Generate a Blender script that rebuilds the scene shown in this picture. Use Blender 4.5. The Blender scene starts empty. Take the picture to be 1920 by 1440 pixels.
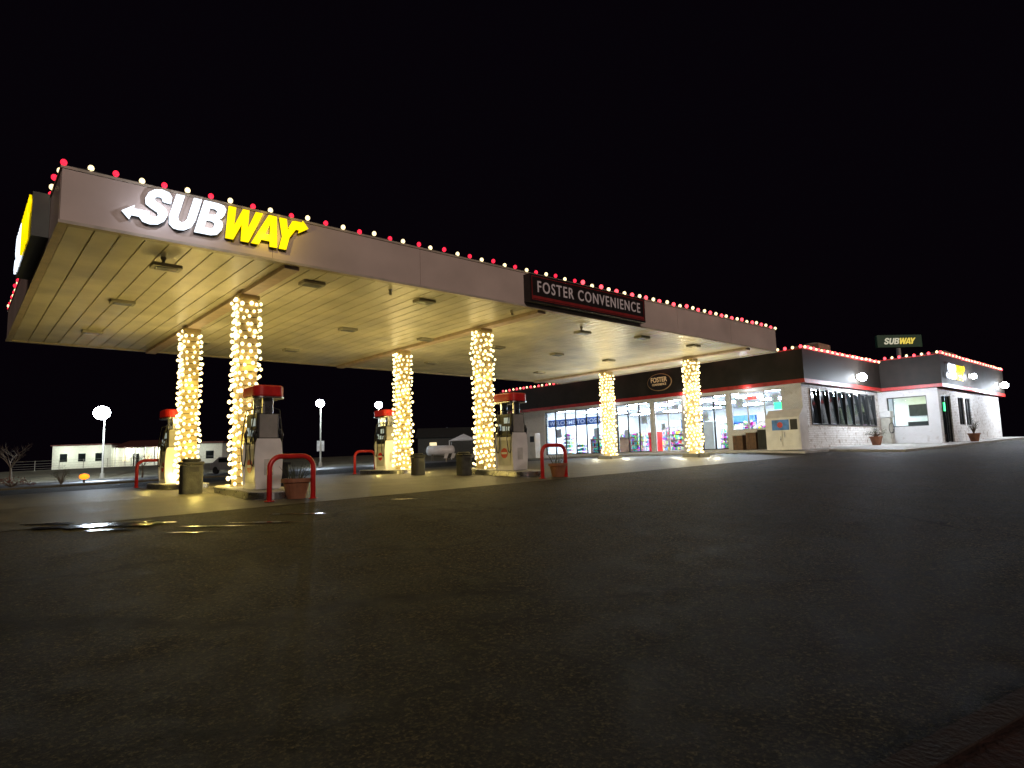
import bpy, bmesh, math, random
from mathutils import Vector, Matrix
random.seed(7)
SC=bpy.context.scene
COL=SC.collection
SC.view_settings.view_transform='Standard'
try: SC.view_settings.look='None'
except Exception: pass
SC.view_settings.exposure=0

# ------------------------------------------------------------ materials
def nt(name):
    m=bpy.data.materials.new(name); m.use_nodes=True
    n=m.node_tree.nodes; l=m.node_tree.links
    return m,n,l,n['Principled BSDF']
def N(n,t,**k):
    x=n.new(t)
    for a,b in k.items(): setattr(x,a,b)
    return x
def mat(name,col,rough=.6,metal=0,var=.25,scale=4,bump=0,bscale=40,spec=.5,coat=0):
    m,n,l,b=nt(name)
    tc=N(n,'ShaderNodeTexCoord')
    no=N(n,'ShaderNodeTexNoise'); no.inputs['Scale'].default_value=scale; no.inputs['Detail'].default_value=6
    l.new(tc.outputs['Object'],no.inputs['Vector'])
    cr=N(n,'ShaderNodeValToRGB')
    cr.color_ramp.elements[0].position=.3; cr.color_ramp.elements[1].position=.7
    cr.color_ramp.elements[0].color=(*[x*(1-var) for x in col],1)
    cr.color_ramp.elements[1].color=(*[min(1,x*(1+var*.6)) for x in col],1)
    l.new(no.outputs['Fac'],cr.inputs['Fac']); l.new(cr.outputs['Color'],b.inputs['Base Color'])
    mr=N(n,'ShaderNodeMapRange'); mr.inputs['To Min'].default_value=max(.02,rough*.8); mr.inputs['To Max'].default_value=min(1,rough*1.2)
    l.new(no.outputs['Fac'],mr.inputs['Value']); l.new(mr.outputs['Result'],b.inputs['Roughness'])
    b.inputs['Metallic'].default_value=metal
    b.inputs['Specular IOR Level'].default_value=spec
    b.inputs['Coat Weight'].default_value=coat
    if bump:
        n2=N(n,'ShaderNodeTexNoise'); n2.inputs['Scale'].default_value=bscale; n2.inputs['Detail'].default_value=4
        l.new(tc.outputs['Object'],n2.inputs['Vector'])
        bp=N(n,'ShaderNodeBump'); bp.inputs['Strength'].default_value=bump; bp.inputs['Distance'].default_value=.02
        l.new(n2.outputs['Fac'],bp.inputs['Height']); l.new(bp.outputs['Normal'],b.inputs['Normal'])
    return m
def emis(name,col,s,sample=False):
    m,n,l,b=nt(name)
    b.inputs['Base Color'].default_value=(*[c*.8 for c in col],1)
    b.inputs['Emission Color'].default_value=(*col,1)
    b.inputs['Emission Strength'].default_value=s
    if not sample:
        try: m.cycles.emission_sampling='NONE'
        except Exception: pass
    return m
def glassm(name,tint=(.92,.96,1)):
    m=bpy.data.materials.new(name); m.use_nodes=True
    n=m.node_tree.nodes; l=m.node_tree.links; n.clear()
    o=N(n,'ShaderNodeOutputMaterial'); mx=N(n,'ShaderNodeMixShader'); fr=N(n,'ShaderNodeFresnel'); fr.inputs['IOR'].default_value=1.4
    t=N(n,'ShaderNodeBsdfTransparent'); t.inputs['Color'].default_value=(*tint,1)
    g=N(n,'ShaderNodeBsdfGlossy'); g.inputs['Roughness'].default_value=.03
    l.new(fr.outputs['Fac'],mx.inputs['Fac']); l.new(t.outputs[0],mx.inputs[1]); l.new(g.outputs[0],mx.inputs[2]); l.new(mx.outputs[0],o.inputs[0])
    return m

def asphalt():
    m,n,l,b=nt('asphalt')
    tc=N(n,'ShaderNodeTexCoord')
    def noise(s,d=5,r=.6):
        x=N(n,'ShaderNodeTexNoise'); x.inputs['Scale'].default_value=s; x.inputs['Detail'].default_value=d; x.inputs['Roughness'].default_value=r
        l.new(tc.outputs['Object'],x.inputs['Vector']); return x
    big=noise(.16,7,.62); med=noise(2.3,8,.75); fine=noise(26,5,.85)
    def ramp(src,p0,c0,p1,c1):
        cr=N(n,'ShaderNodeValToRGB'); e=cr.color_ramp.elements
        e[0].position=p0; e[0].color=(*c0,1); e[1].position=p1; e[1].color=(*c1,1); l.new(src,cr.inputs['Fac']); return cr.outputs['Color']
    def mul(a,c):
        mu=N(n,'ShaderNodeMix',data_type='RGBA',blend_type='MULTIPLY'); mu.inputs[0].default_value=1
        l.new(a,mu.inputs[6]); l.new(c,mu.inputs[7]); return mu.outputs[2]
    base=ramp(big.outputs['Fac'],.36,(.016,.0135,.009),.68,(.036,.030,.019))
    c=mul(base,ramp(fine.outputs['Fac'],.44,(.2,.2,.2),.62,(2.7,2.6,2.2)))
    c=mul(c,ramp(med.outputs['Fac'],.36,(.6,.6,.6),.64,(1.3,1.27,1.15)))
    vs=N(n,'ShaderNodeTexVoronoi'); vs.inputs['Scale'].default_value=70; l.new(tc.outputs['Object'],vs.inputs['Vector'])
    sx=N(n,'ShaderNodeSeparateColor'); l.new(vs.outputs['Color'],sx.inputs[0])
    c=mul(c,ramp(sx.outputs[0],.45,(.55,.55,.55),.97,(2.8,2.7,2.5)))
    wn=noise(.5,5); vm=N(n,'ShaderNodeVectorMath',operation='MULTIPLY_ADD'); vm.inputs[1].default_value=(2.6,2.6,0)
    l.new(wn.outputs['Color'],vm.inputs[0]); l.new(tc.outputs['Object'],vm.inputs[2])
    vo=N(n,'ShaderNodeTexVoronoi',feature='DISTANCE_TO_EDGE'); vo.inputs['Scale'].default_value=.19
    l.new(vm.outputs[0],vo.inputs['Vector'])
    c=mul(c,ramp(vo.outputs['Distance'],.0015,(.08,.08,.08),.007,(1,1,1)))
    l.new(c,b.inputs['Base Color'])
    mr=N(n,'ShaderNodeMapRange'); mr.inputs['From Min'].default_value=.3; mr.inputs['From Max'].default_value=.7
    mr.inputs['To Min'].default_value=.6; mr.inputs['To Max'].default_value=.82
    l.new(med.outputs['Fac'],mr.inputs['Value']); l.new(mr.outputs['Result'],b.inputs['Roughness'])
    ad=N(n,'ShaderNodeMath',operation='ADD'); l.new(fine.outputs['Fac'],ad.inputs[0]); l.new(sx.outputs[0],ad.inputs[1])
    bp=N(n,'ShaderNodeBump'); bp.inputs['Strength'].default_value=.8; bp.inputs['Distance'].default_value=.012
    l.new(ad.outputs[0],bp.inputs['Height']); l.new(bp.outputs['Normal'],b.inputs['Normal'])
    b.inputs['Specular IOR Level'].default_value=.2
    b.inputs['Specular Tint'].default_value=(1,.93,.8,1)
    return m
def products(name,em=0.0,sat=1.1,white=0.0,sc=(5,5,3.2)):
    m,n,l,b=nt(name)
    tc=N(n,'ShaderNodeTexCoord'); mp=N(n,'ShaderNodeMapping'); mp.inputs['Scale'].default_value=sc
    l.new(tc.outputs['Object'],mp.inputs['Vector'])
    vo=N(n,'ShaderNodeTexVoronoi',distance='CHEBYCHEV'); vo.inputs['Scale'].default_value=1.6; vo.inputs['Randomness'].default_value=.45
    l.new(mp.outputs[0],vo.inputs['Vector'])
    hs=N(n,'ShaderNodeHueSaturation'); hs.inputs['Saturation'].default_value=sat; hs.inputs['Value'].default_value=.85
    l.new(vo.outputs['Color'],hs.inputs['Color'])
    mu=N(n,'ShaderNodeMix',data_type='RGBA'); mu.inputs[0].default_value=white; mu.inputs[7].default_value=(.85,.88,.9,1)
    l.new(hs.outputs[0],mu.inputs[6]); l.new(mu.outputs[2],b.inputs['Base Color'])
    if em:
        l.new(mu.outputs[2],b.inputs['Emission Color']); b.inputs['Emission Strength'].default_value=em
        m.cycles.emission_sampling='NONE'
    b.inputs['Roughness'].default_value=.4
    return m
def brick(name,c1,c2,mortar,scale,dirt=(.6,.56,.5),p=(.36,.5)):
    m,n,l,b=nt(name)
    tc=N(n,'ShaderNodeTexCoord')
    sx=N(n,'ShaderNodeSeparateXYZ'); l.new(tc.outputs['Object'],sx.inputs[0])
    ad=N(n,'ShaderNodeMath',operation='ADD'); l.new(sx.outputs[0],ad.inputs[0]); l.new(sx.outputs[1],ad.inputs[1])
    cb=N(n,'ShaderNodeCombineXYZ'); l.new(ad.outputs[0],cb.inputs[0]); l.new(sx.outputs[2],cb.inputs[1])
    bt=N(n,'ShaderNodeTexBrick'); bt.inputs['Scale'].default_value=scale
    bt.inputs['Color1'].default_value=(*c1,1); bt.inputs['Color2'].default_value=(*c2,1); bt.inputs['Mortar'].default_value=(*mortar,1)
    bt.inputs['Mortar Size'].default_value=.02
    l.new(cb.outputs[0],bt.inputs['Vector']); 
    no=N(n,'ShaderNodeTexNoise'); no.inputs['Scale'].default_value=4; no.inputs['Detail'].default_value=9; no.inputs['Roughness'].default_value=.7; l.new(tc.outputs['Object'],no.inputs['Vector'])
    cr=N(n,'ShaderNodeValToRGB'); e=cr.color_ramp.elements; e[0].position=p[0]; e[0].color=(*dirt,1); e[1].position=p[1]; e[1].color=(1,1,1,1)
    l.new(no.outputs['Fac'],cr.inputs['Fac'])
    mu=N(n,'ShaderNodeMix',data_type='RGBA',blend_type='MULTIPLY'); mu.inputs[0].default_value=.9
    l.new(bt.outputs['Color'],mu.inputs[6]); l.new(cr.outputs['Color'],mu.inputs[7]); l.new(mu.outputs[2],b.inputs['Base Color'])
    bp=N(n,'ShaderNodeBump'); bp.inputs['Strength'].default_value=.6; bp.inputs['Distance'].default_value=.02
    l.new(bt.outputs['Fac'],bp.inputs['Height']); bp.invert=True; l.new(bp.outputs['Normal'],b.inputs['Normal'])
    b.inputs['Roughness'].default_value=.7
    return m

M={}
M['asphalt']=asphalt()
M['concrete']=mat('concrete',(.085,.078,.06),.55,var=.65,scale=1.6,bump=.5,bscale=30)
M['walk']=mat('walk_concrete',(.45,.44,.41),.6,var=.3,scale=2,bump=.3)
M['grass']=mat('dry_grass',(.09,.075,.04),.9,var=.5,scale=.6,bump=1,bscale=12)
M['redsoil']=mat('red_mulch',(.04,.015,.011),.95,var=.5,scale=9,bump=1,bscale=25)
M['kerbdark']=mat('dark_kerb',(.03,.018,.014),.8,var=.5,scale=4,bump=.6,bscale=30)
M['road']=mat('road_asphalt',(.05,.05,.05),.45,var=.3,scale=.8,bump=.4,bscale=40)
M['puddle']=mat('puddle_water',(.03,.026,.018),.17,var=.2,scale=8,spec=.55,bump=.35,bscale=7)
M['line']=mat('road_paint',(.6,.58,.5),.6,var=.4,scale=6)
M['fascia']=mat('fascia_panel',(.66,.53,.48),.5,var=.16,scale=.7)
M['trim']=mat('canopy_trim',(.55,.47,.38),.4,var=.2)
M['soffit']=mat('soffit_panel',(.76,.71,.57),.34,var=.28,scale=.9)
M['beam']=mat('beam_paint',(.62,.48,.40),.5,var=.2)
M['fix']=mat('fixture_grey',(.38,.36,.3),.5,var=.2)
M['fixlens']=mat('fixture_lens',(.3,.3,.28),.2,var=.2)
M['column']=mat('column_paint',(.55,.43,.22),.5,var=.3)
M['white']=mat('white_paint',(.8,.79,.77),.4,var=.12,scale=3)
M['offwhite']=mat('off_white_metal',(.55,.54,.51),.35,var=.25,scale=3)
M['pumpgrey']=mat('pump_grey',(.3,.29,.27),.4,var=.3,scale=3)
M['red']=mat('red_paint',(.6,.02,.018),.35,var=.25,scale=4,coat=.3)
M['darkred']=mat('dark_red_trim',(.45,.025,.02),.45,var=.3)
M['black']=mat('black_plastic',(.02,.02,.022),.35,var=.3)
M['boardblack']=mat('board_black',(.018,.012,.012),.45,var=.3)
M['boardred']=mat('board_red',(.3,.02,.02),.5,var=.3)
M['steel']=mat('steel',(.55,.55,.56),.28,1,var=.2)
M['rubber']=mat('rubber',(.015,.015,.015),.5)
M['parapet']=mat('dark_parapet',(.026,.021,.017),.6,var=.35,scale=1.5,spec=.2)
M['frame']=mat('dark_frame',(.03,.03,.03),.4)
M['brickw']=brick('painted_brick',(.86,.85,.84),(.8,.79,.77),(.6,.59,.57),4,(.75,.7,.65),(.3,.44))
M['stone']=brick('white_stone',(.86,.85,.83),(.76,.74,.71),(.42,.38,.34),2.6,(.5,.42,.34),(.36,.47))
M['glass']=glassm('window_glass')
M['darkglass']=mat('dark_glass',(.012,.016,.018),.08,var=.5,scale=1.5,spec=.8)
M['int']=mat('interior_wall',(.8,.8,.8),.6,var=.08)
M['intfloor']=mat('interior_floor',(.5,.48,.45),.25)
M['prod']=products('product_packages')
M['prodlit']=products('lit_drinks',1.2,.7)
M['terra']=mat('terracotta',(.3,.12,.06),.7,var=.3)
M['bark']=mat('bark',(.12,.09,.06),.9,var=.4,scale=10)
M['leaf']=mat('leaf',(.06,.07,.03),.8,var=.5,scale=9)
M['redleaf']=mat('red_leaf',(.16,.045,.03),.8,var=.5,scale=9)
M['bin']=mat('bin_grey',(.06,.06,.052),.7,var=.35,scale=6,bump=.5,bscale=30,spec=.2)
M['bindark']=mat('bin_dark',(.04,.04,.037),.6,var=.3,spec=.25)
M['wood']=mat('brown_wood',(.16,.08,.04),.6,var=.4,scale=6)
M['roofred']=mat('red_roof',(.10,.03,.025),.7,var=.3)
M['house']=mat('house_wall',(.75,.75,.66),.7,var=.12)
M['green']=mat('sign_green',(.012,.09,.04),.4,var=.1)
M['backing']=mat('letter_edge',(.05,.06,.055),.4,var=.1)
M['tan']=mat('tan_metal',(.45,.33,.24),.6,var=.2)
M['carp']=mat('car_paint',(.3,.31,.33),.25,.3,var=.1,coat=.6)
M['blue']=mat('blue_graphic',(.05,.22,.65),.4,var=.5,scale=3)
M['orange']=emis('orange_glow',(1,.22,.01),2.5)
M['bulbw']=emis('bulb_warm',(1,.82,.4),3.4)
M['bulbc']=emis('bulb_cream',(1,.8,.42),2.2)
M['bulbr']=emis('bulb_red',(1,.02,.055),1.7)
M['bulbr2']=emis('bulb_red_strong',(1,.06,.08),3.6)
M['sw']=emis('letter_white_lit',(.8,.88,1),1.9)
M['sy']=emis('letter_yellow_lit',(1,.72,.0),1.2)
M['dimw']=emis('letter_pinkish_dim',(.6,.48,.46),.15)
M['polew']=emis('letter_white_dim',(.8,.8,.6),.5)
M['dimy']=emis('letter_yellow_dim',(.9,.7,.1),.75)
M['cream']=emis('cream_letter',(.75,.5,.25),.3)
M['rim']=mat('oval_rim',(.4,.25,.12),.5)
M['lamp']=emis('lamp_lens',(.85,.93,1),60)
M['screen']=emis('pump_screen',(.6,.75,.8),.3)
M['tube']=emis('ceiling_tube',(.80,.91,1),65,True)
M['neong']=emis('neon_green',(.05,1,.3),2.0)
M['neonr']=emis('neon_red',(1,.06,.05),2.0)
M['bluelit']=emis('blue_banner_lit',(.14,.25,.7),.35)
M['poster']=products('poster_print',.15,.8,.55,(9,9,9))
M['letterlit']=emis('letter_pale',(.75,.85,1),.8)
M['head']=emis('headlight_lens',(.9,.95,1),12)
M['warmwin']=emis('warm_window',(1,.85,.5),.9)

# ------------------------------------------------------------ mesh builder
class MB:
    def __init__(s): s.v=[]; s.f=[]
    def add(s,v,f):
        o=len(s.v); s.v+= [tuple(p) for p in v]; s.f+=[tuple(i+o for i in q) for q in f]; return s
    def box(s,x0,x1,y0,y1,z0,z1):
        v=[(x,y,z) for z in (z0,z1) for y in (y0,y1) for x in (x0,x1)]
        return s.add(v,[(0,2,3,1),(4,5,7,6),(0,1,5,4),(2,6,7,3),(0,4,6,2),(1,3,7,5)])
    def rprism(s,cx,cy,hx,hy,r,z0,z1,seg=5,bev=.0):
        def ring(ins,z):
            out=[]
            rr=max(r-ins,.001)
            for k,(sx,sy) in enumerate([(1,1),(-1,1),(-1,-1),(1,-1)]):
                for i in range(seg+1):
                    a=math.pi/2*(k+i/seg)
                    out.append((cx+sx*(hx-r)+rr*math.cos(a),cy+sy*(hy-r)+rr*math.sin(a),z))
            return out
        rings=[ring(bev,z0),ring(0,z0+bev),ring(0,z1-bev),ring(bev,z1)] if bev else [ring(0,z0),ring(0,z1)]
        n=len(rings[0]); v=[p for r_ in rings for p in r_]; f=[]
        for k in range(len(rings)-1):
            for i in range(n): j=(i+1)%n; f.append((k*n+i,k*n+j,(k+1)*n+j,(k+1)*n+i))
        f.append(tuple(range(n-1,-1,-1))); f.append(tuple((len(rings)-1)*n+i for i in range(n)))
        return s.add(v,f)
    def cyl(s,p0,p1,r0,r1=None,n=12):
        r1=r0 if r1 is None else r1
        p0=Vector(p0);p1=Vector(p1); d=(p1-p0).normalized()
        a=d.orthogonal().normalized(); b=d.cross(a)
        v=[];
        for p,r in ((p0,r0),(p1,r1)):
            for i in range(n):
                t=2*math.pi*i/n; v.append(p+(a*math.cos(t)+b*math.sin(t))*r)
        f=[(i,(i+1)%n,n+(i+1)%n,n+i) for i in range(n)]+[tuple(range(n-1,-1,-1)),tuple(range(n,2*n))]
        return s.add(v,f)
    def tube(s,pts,r,n=8):
        pts=[Vector(p) for p in pts]; v=[];f=[]
        ref=None
        for k,p in enumerate(pts):
            d=(pts[min(k+1,len(pts)-1)]-pts[max(k-1,0)]).normalized()
            if ref is None: ref=d.orthogonal().normalized()
            a=(ref-d*ref.dot(d)).normalized(); ref=a; b=d.cross(a)
            rr=r[k] if isinstance(r,(list,tuple)) else r
            for i in range(n):
                t=2*math.pi*i/n; v.append(p+(a*math.cos(t)+b*math.sin(t))*rr)
        for k in range(len(pts)-1):
            for i in range(n): j=(i+1)%n; f.append((k*n+i,k*n+j,(k+1)*n+j,(k+1)*n+i))
        f.append(tuple(range(n-1,-1,-1))); f.append(tuple((len(pts)-1)*n+i for i in range(n)))
        return s.add(v,f)
    def lathe(s,prof,cx=0,cy=0,n=20):
        v=[(cx+r*math.cos(2*math.pi*i/n),cy+r*math.sin(2*math.pi*i/n),z) for r,z in prof for i in range(n)]; f=[]
        for k in range(len(prof)-1):
            for i in range(n): j=(i+1)%n; f.append((k*n+i,k*n+j,(k+1)*n+j,(k+1)*n+i))
        f.append(tuple(range(n-1,-1,-1))); f.append(tuple((len(prof)-1)*n+i for i in range(n)))
        return s.add(v,f)
    def ico(s,c,r,sub=1,sc=(1,1,1)):
        bm=bmesh.new(); bmesh.ops.create_icosphere(bm,subdivisions=sub,radius=r)
        v=[(c[0]+p.co.x*sc[0],c[1]+p.co.y*sc[1],c[2]+p.co.z*sc[2]) for p in bm.verts]; f=[tuple(x.index for x in q.verts) for q in bm.faces]
        bm.free(); return s.add(v,f)
    def poly(s,pts,frame,depth):
        n=len(pts); v=[frame(a,b,0) for a,b in pts]+[frame(a,b,depth) for a,b in pts]
        f=[tuple(range(n,2*n)),tuple(range(n-1,-1,-1))]+[(i,(i+1)%n,n+(i+1)%n,n+i) for i in range(n)]
        return s.add(v,f)
    def mesh(s,name,smooth=False):
        me=bpy.data.meshes.new(name); me.from_pydata(s.v,[],s.f); me.update()
        bm=bmesh.new(); bm.from_mesh(me); bmesh.ops.recalc_face_normals(bm,faces=bm.faces); bm.to_mesh(me); bm.free()
        if smooth:
            for p in me.polygons: p.use_smooth=True
        return me

def link(o): COL.objects.link(o); return o
def part(parent,name,mb,material,label=None,smooth=False,loc=(0,0,0),rot=(0,0,0),stuff=False):
    me=mb.mesh(name,smooth) if isinstance(mb,MB) else mb
    if not me.materials: me.materials.append(M[material] if isinstance(material,str) else material)
    o=link(bpy.data.objects.new(name,me)); o.parent=parent; o.location=loc; o.rotation_euler=rot
    if label: o['label']=label
    if stuff: o['kind']='stuff'
    return o
def thing(name,label,cat,loc=(0,0,0),rz=0,group=None):
    o=link(bpy.data.objects.new(name,None)); o.location=loc; o.rotation_euler=(0,0,rz); o.empty_display_size=.3
    o['label']=label; o['category']=cat
    if group: o['group']=group
    return o
def solo(name,mb,material,label,cat,loc=(0,0,0),rz=0,group=None,smooth=False):
    o=part(None,name,mb,material,label,smooth,loc,(0,0,rz)); o['category']=cat
    if group: o['group']=group
    return o
def struct(name,mb,material,smooth=False):
    o=part(None,name,mb,material,None,smooth); o['kind']='structure'; return o
def dup(root,loc,rz=None,label=None):
    def rec(o,p):
        c=o.copy(); COL.objects.link(c)
        if p is not None: c.parent=p; c.matrix_parent_inverse=o.matrix_parent_inverse.copy()
        for ch in [x for x in list(bpy.data.objects) if x.parent==o]: rec(ch,c)
        return c
    c=rec(root,None); c.location=loc
    if rz is not None: c.rotation_euler=(0,0,rz)
    if label: c['label']=label
    return c
def lamp(name,loc,power,col,r=0.0,typ='POINT',parent=None):
    d=bpy.data.lights.new(name,typ); d.energy=power; d.color=col
    if typ=='POINT': d.shadow_soft_size=r
    o=link(bpy.data.objects.new(name,d)); o.location=loc
    if parent: o.parent=parent
    return o
def curvemesh(o,c,name):
    COL.objects.link(o)
    dg=bpy.context.evaluated_depsgraph_get(); dg.update()
    me=bpy.data.meshes.new_from_object(o.evaluated_get(dg)); bpy.data.objects.remove(o)
    me.materials.clear(); me.name=name; return me
def textmesh(s,w,h,depth=.03,shear=0,bold=.0,name='letters',space=1.0):
    c=bpy.data.curves.new(name,'FONT'); c.body=s; c.size=1; c.shear=shear; c.offset=bold; c.extrude=.02; c.space_character=space; c.resolution_u=4
    me=curvemesh(bpy.data.objects.new(name,c),c,name)
    xs=[v.co.x for v in me.vertices]; ys=[v.co.y for v in me.vertices]
    x0,x1,y0,y1=min(xs),max(xs),min(ys),max(ys)
    for v in me.vertices:
        v.co=Vector(((v.co.x-x0)/(x1-x0)*w,(v.co.y-y0)/(y1-y0)*h,(v.co.z+.02)/.04*depth))
    return me
G={
'S':[[(.80,.68),(.55,.70),(.50,.79),(.41,.82),(.32,.80),(.28,.72),(.33,.65),(.55,.56),(.73,.47),(.81,.31),(.77,.13),(.63,.01),(.40,-.03),(.17,.01),(.04,.12),(.0,.31),(.25,.32),(.30,.22),(.40,.18),(.51,.20),(.55,.28),(.49,.36),(.28,.44),(.09,.53),(.02,.69),(.06,.87),(.20,.99),(.41,1.03),(.64,.99),(.77,.87)]],
'U':[[(0,1),(0,.32),(.07,.1),(.24,-.01),(.41,-.03),(.58,-.01),(.75,.1),(.82,.32),(.82,1),(.56,1),(.56,.34),(.51,.23),(.41,.19),(.31,.23),(.26,.34),(.26,1)]],
'B':[[(0,0),(0,1),(.45,1),(.67,.97),(.78,.86),(.78,.68),(.72,.57),(.62,.53),(.76,.47),(.83,.36),(.83,.2),(.74,.05),(.55,0)],[(.25,.61),(.25,.82),(.43,.82),(.52,.78),(.52,.65),(.43,.61)],[(.25,.18),(.25,.43),(.45,.43),(.56,.38),(.56,.23),(.45,.18)]],
'W':[[(.0,1),(.26,1),(.37,.42),(.50,1),(.73,1),(.86,.42),(.97,1),(1.23,1),(1.02,0),(.75,0),(.615,.53),(.48,0),(.21,0)]],
'A':[[(0,0),(.33,1),(.63,1),(.96,0),(.69,0),(.64,.17),(.32,.17),(.27,0)],[(.48,.76),(.38,.36),(.58,.36)]],
'Y':[[(0,1),(.28,1),(.43,.64),(.59,1),(.87,1),(.57,.41),(.57,0),(.30,0),(.30,.41)]]}
ARL=[[(-.5,.20),(-.2,.42),(-.2,.31),(.04,.33),(.07,.13),(-.2,.13),(-.22,.0)]]
ARR=[[(4.98,.99),(5.34,.97),(5.36,1.07),(5.66,.84),(5.32,.62),(5.33,.73),(4.9,.74)]]
def glyphs(items,sx,sz,depth,off=0,shear=.3,name='letters'):
    c=bpy.data.curves.new(name,'CURVE'); c.dimensions='2D'; c.fill_mode='BOTH'; c.extrude=.5; c.offset=0
    for loops,x0 in items:
        for L in loops:
            sp=c.splines.new('POLY'); sp.points.add(len(L)-1); sp.use_cyclic_u=True
            for p,(a,b) in zip(sp.points,L): p.co=((a+x0+shear*b)*1.0,b,0,1)
    c.offset=off
    me=curvemesh(bpy.data.objects.new(name,c),c,name)
    for v in me.vertices: v.co=Vector((v.co.x*sx,v.co.y*sz,(v.co.z+.5)*depth))
    return me
FY=lambda a,b,c:(a,-c,b)
FX=lambda a,b,c:(-c,-a,b)
def put(me,frame,off=(0,0,0)):
    for v in me.vertices: v.co=Vector(frame(v.co.x+off[0],v.co.y+off[1],v.co.z+off[2]))
    bm=bmesh.new(); bm.from_mesh(me); bmesh.ops.recalc_face_normals(bm,faces=bm.faces); bm.to_mesh(me); bm.free()
    return me

# ------------------------------------------------------------ terrain
FXB=[(-400,-1.32),(-60,-1.32),(60,1.32),(500,1.32)]
GYB=[(-80,-2.0),(-6,-1.95),(9,-.98),(12.7,-.86),(16,-.72),(26,-.74),(45,-1.0),(80,-1.1),(95,-.1),(120,0),(600,0)]
def pl(t,x):
    if x<=t[0][0]: return t[0][1]
    for (a,b),(c,d) in zip(t,t[1:]):
        if x<=c: return b+(d-b)*(x-a)/(c-a)
    return t[-1][1]
def gz(x,y): return pl(FXB,x)+pl(GYB,y)
def sheet(x0,x1,y0,y1,off,top=None):
    xs=sorted(set([x0,x1]+[a for a,_ in FXB if x0<a<x1])); ys=sorted(set([y0,y1]+[a for a,_ in GYB if y0<a<y1]))
    mb=MB(); v=[(x,y,gz(x,y)+off) for y in ys for x in xs]; n=len(xs)
    f=[(j*n+i,j*n+i+1,(j+1)*n+i+1,(j+1)*n+i) for j in range(len(ys)-1) for i in range(n-1)]
    mb.add(v,f); return mb
def slab(x0,x1,y0,y1,h,rev=0):
    mb=sheet(x0,x1,y0,y1,h)
    xs=sorted(set([x0,x1]+[a for a,_ in FXB if x0<a<x1])); ys=sorted(set([y0,y1]+[a for a,_ in GYB if y0<a<y1]))
    loop=[(x,y0) for x in xs]+[(x1,y) for y in ys[1:]]+[(x,y1) for x in reversed(xs[:-1])]+[(x0,y) for y in reversed(ys[1:-1])]
    v=[(x,y,gz(x,y)+h) for x,y in loop]+[(x,y,gz(x,y)-.1) for x,y in loop]; n=len(loop)
    mb.add(v,[(i,(i+1)%n,n+(i+1)%n,n+i) for i in range(n)])
    return mb
struct('ground',sheet(-400,500,-80,600,0),'asphalt')
struct('forecourt_paving',sheet(.6,27.2,12.2,25.9,.006),'concrete')
struct('road',sheet(-400,500,50,61,.01),'road')
struct('grass_field',sheet(-400,500,61.5,600,.02),'grass')
struct('grass_verge',slab(-60,14,45,49.7,.1),'grass')
struct('pavement',slab(29.4,32,13.2,37,.09),'walk')
struct('side_pavement',slab(32.001,58,9.9,14.3,.1),'walk')
mb=MB()
for i in range(-10,26): mb.add(sheet(i*6,i*6+3,55.4,55.55,.02).v,sheet(i*6,i*6+3,55.4,55.55,.02).f)
struct('road_marking',mb,'line')
def strip(o0,o1,h,m,name):
    mb=MB(); v=[];f=[]
    ss=[-.3,0,1,2,4,8,16,30]
    for s_ in ss:
        for o in (o0,o1):
            x=3.05+s_; y=1.16-.17*s_-o; v.append((x,y,gz(x,y)+h)); v.append((x,y,gz(x,y)-.1))
    n=len(ss)
    for i in range(n-1):
        a=i*4;b=(i+1)*4; f+= [(a,b,b+2,a+2),(a,a+1,b+1,b),(a+2,b+2,b+3,a+3)]
    f.append((0,2,3,1)); mb.add(v,f); struct(name,mb,m)
strip(0,.14,.09,'kerbdark','kerb'); strip(.142,6,.08,'redsoil','planting_bed')
def puddle(cx,cy,rx,ry,seed,rot=0):
    random.seed(seed); n=60; ph=[random.random()*6 for _ in range(6)]
    v=[]
    for i in range(n):
        t=2*math.pi*i/n; k=1+.22*math.sin(2*t+ph[0])+.2*math.sin(3*t+ph[1])+.16*math.sin(5*t+ph[2])+.12*math.sin(9*t+ph[3])+.1*math.sin(14*t+ph[4])
        a,b=rx*k*math.cos(t),ry*k*math.sin(t)
        x=cx+a*math.cos(rot)-b*math.sin(rot); y=cy+a*math.sin(rot)+b*math.cos(rot)
        v.append((x,y,.35*(gz(x,y)-gz(cx,cy))+gz(cx,cy)+.012))
    mb=MB(); v.append((cx,cy,gz(cx,cy)+.012)); mb.add(v,[(i,(i+1)%n,n) for i in range(n)])
    struct('puddle_water',mb,'puddle')
puddle(1.75,11.8,.6,.35,1,-.5); puddle(2.35,11.3,.35,.22,2,-.7); puddle(1.85,11.0,.25,.14,3,-.7); puddle(1.3,12.6,.3,.2,13,-.7)
puddle(3.0,10.1,.45,.07,4,-.8); puddle(3.7,9.9,.5,.06,5,-.8); puddle(2.6,9.7,.35,.05,6,-.8); puddle(7.0,11.0,.35,.05,8,-.8); puddle(4.4,10.6,.4,.05,9,-.8)
random.seed(11)

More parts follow.
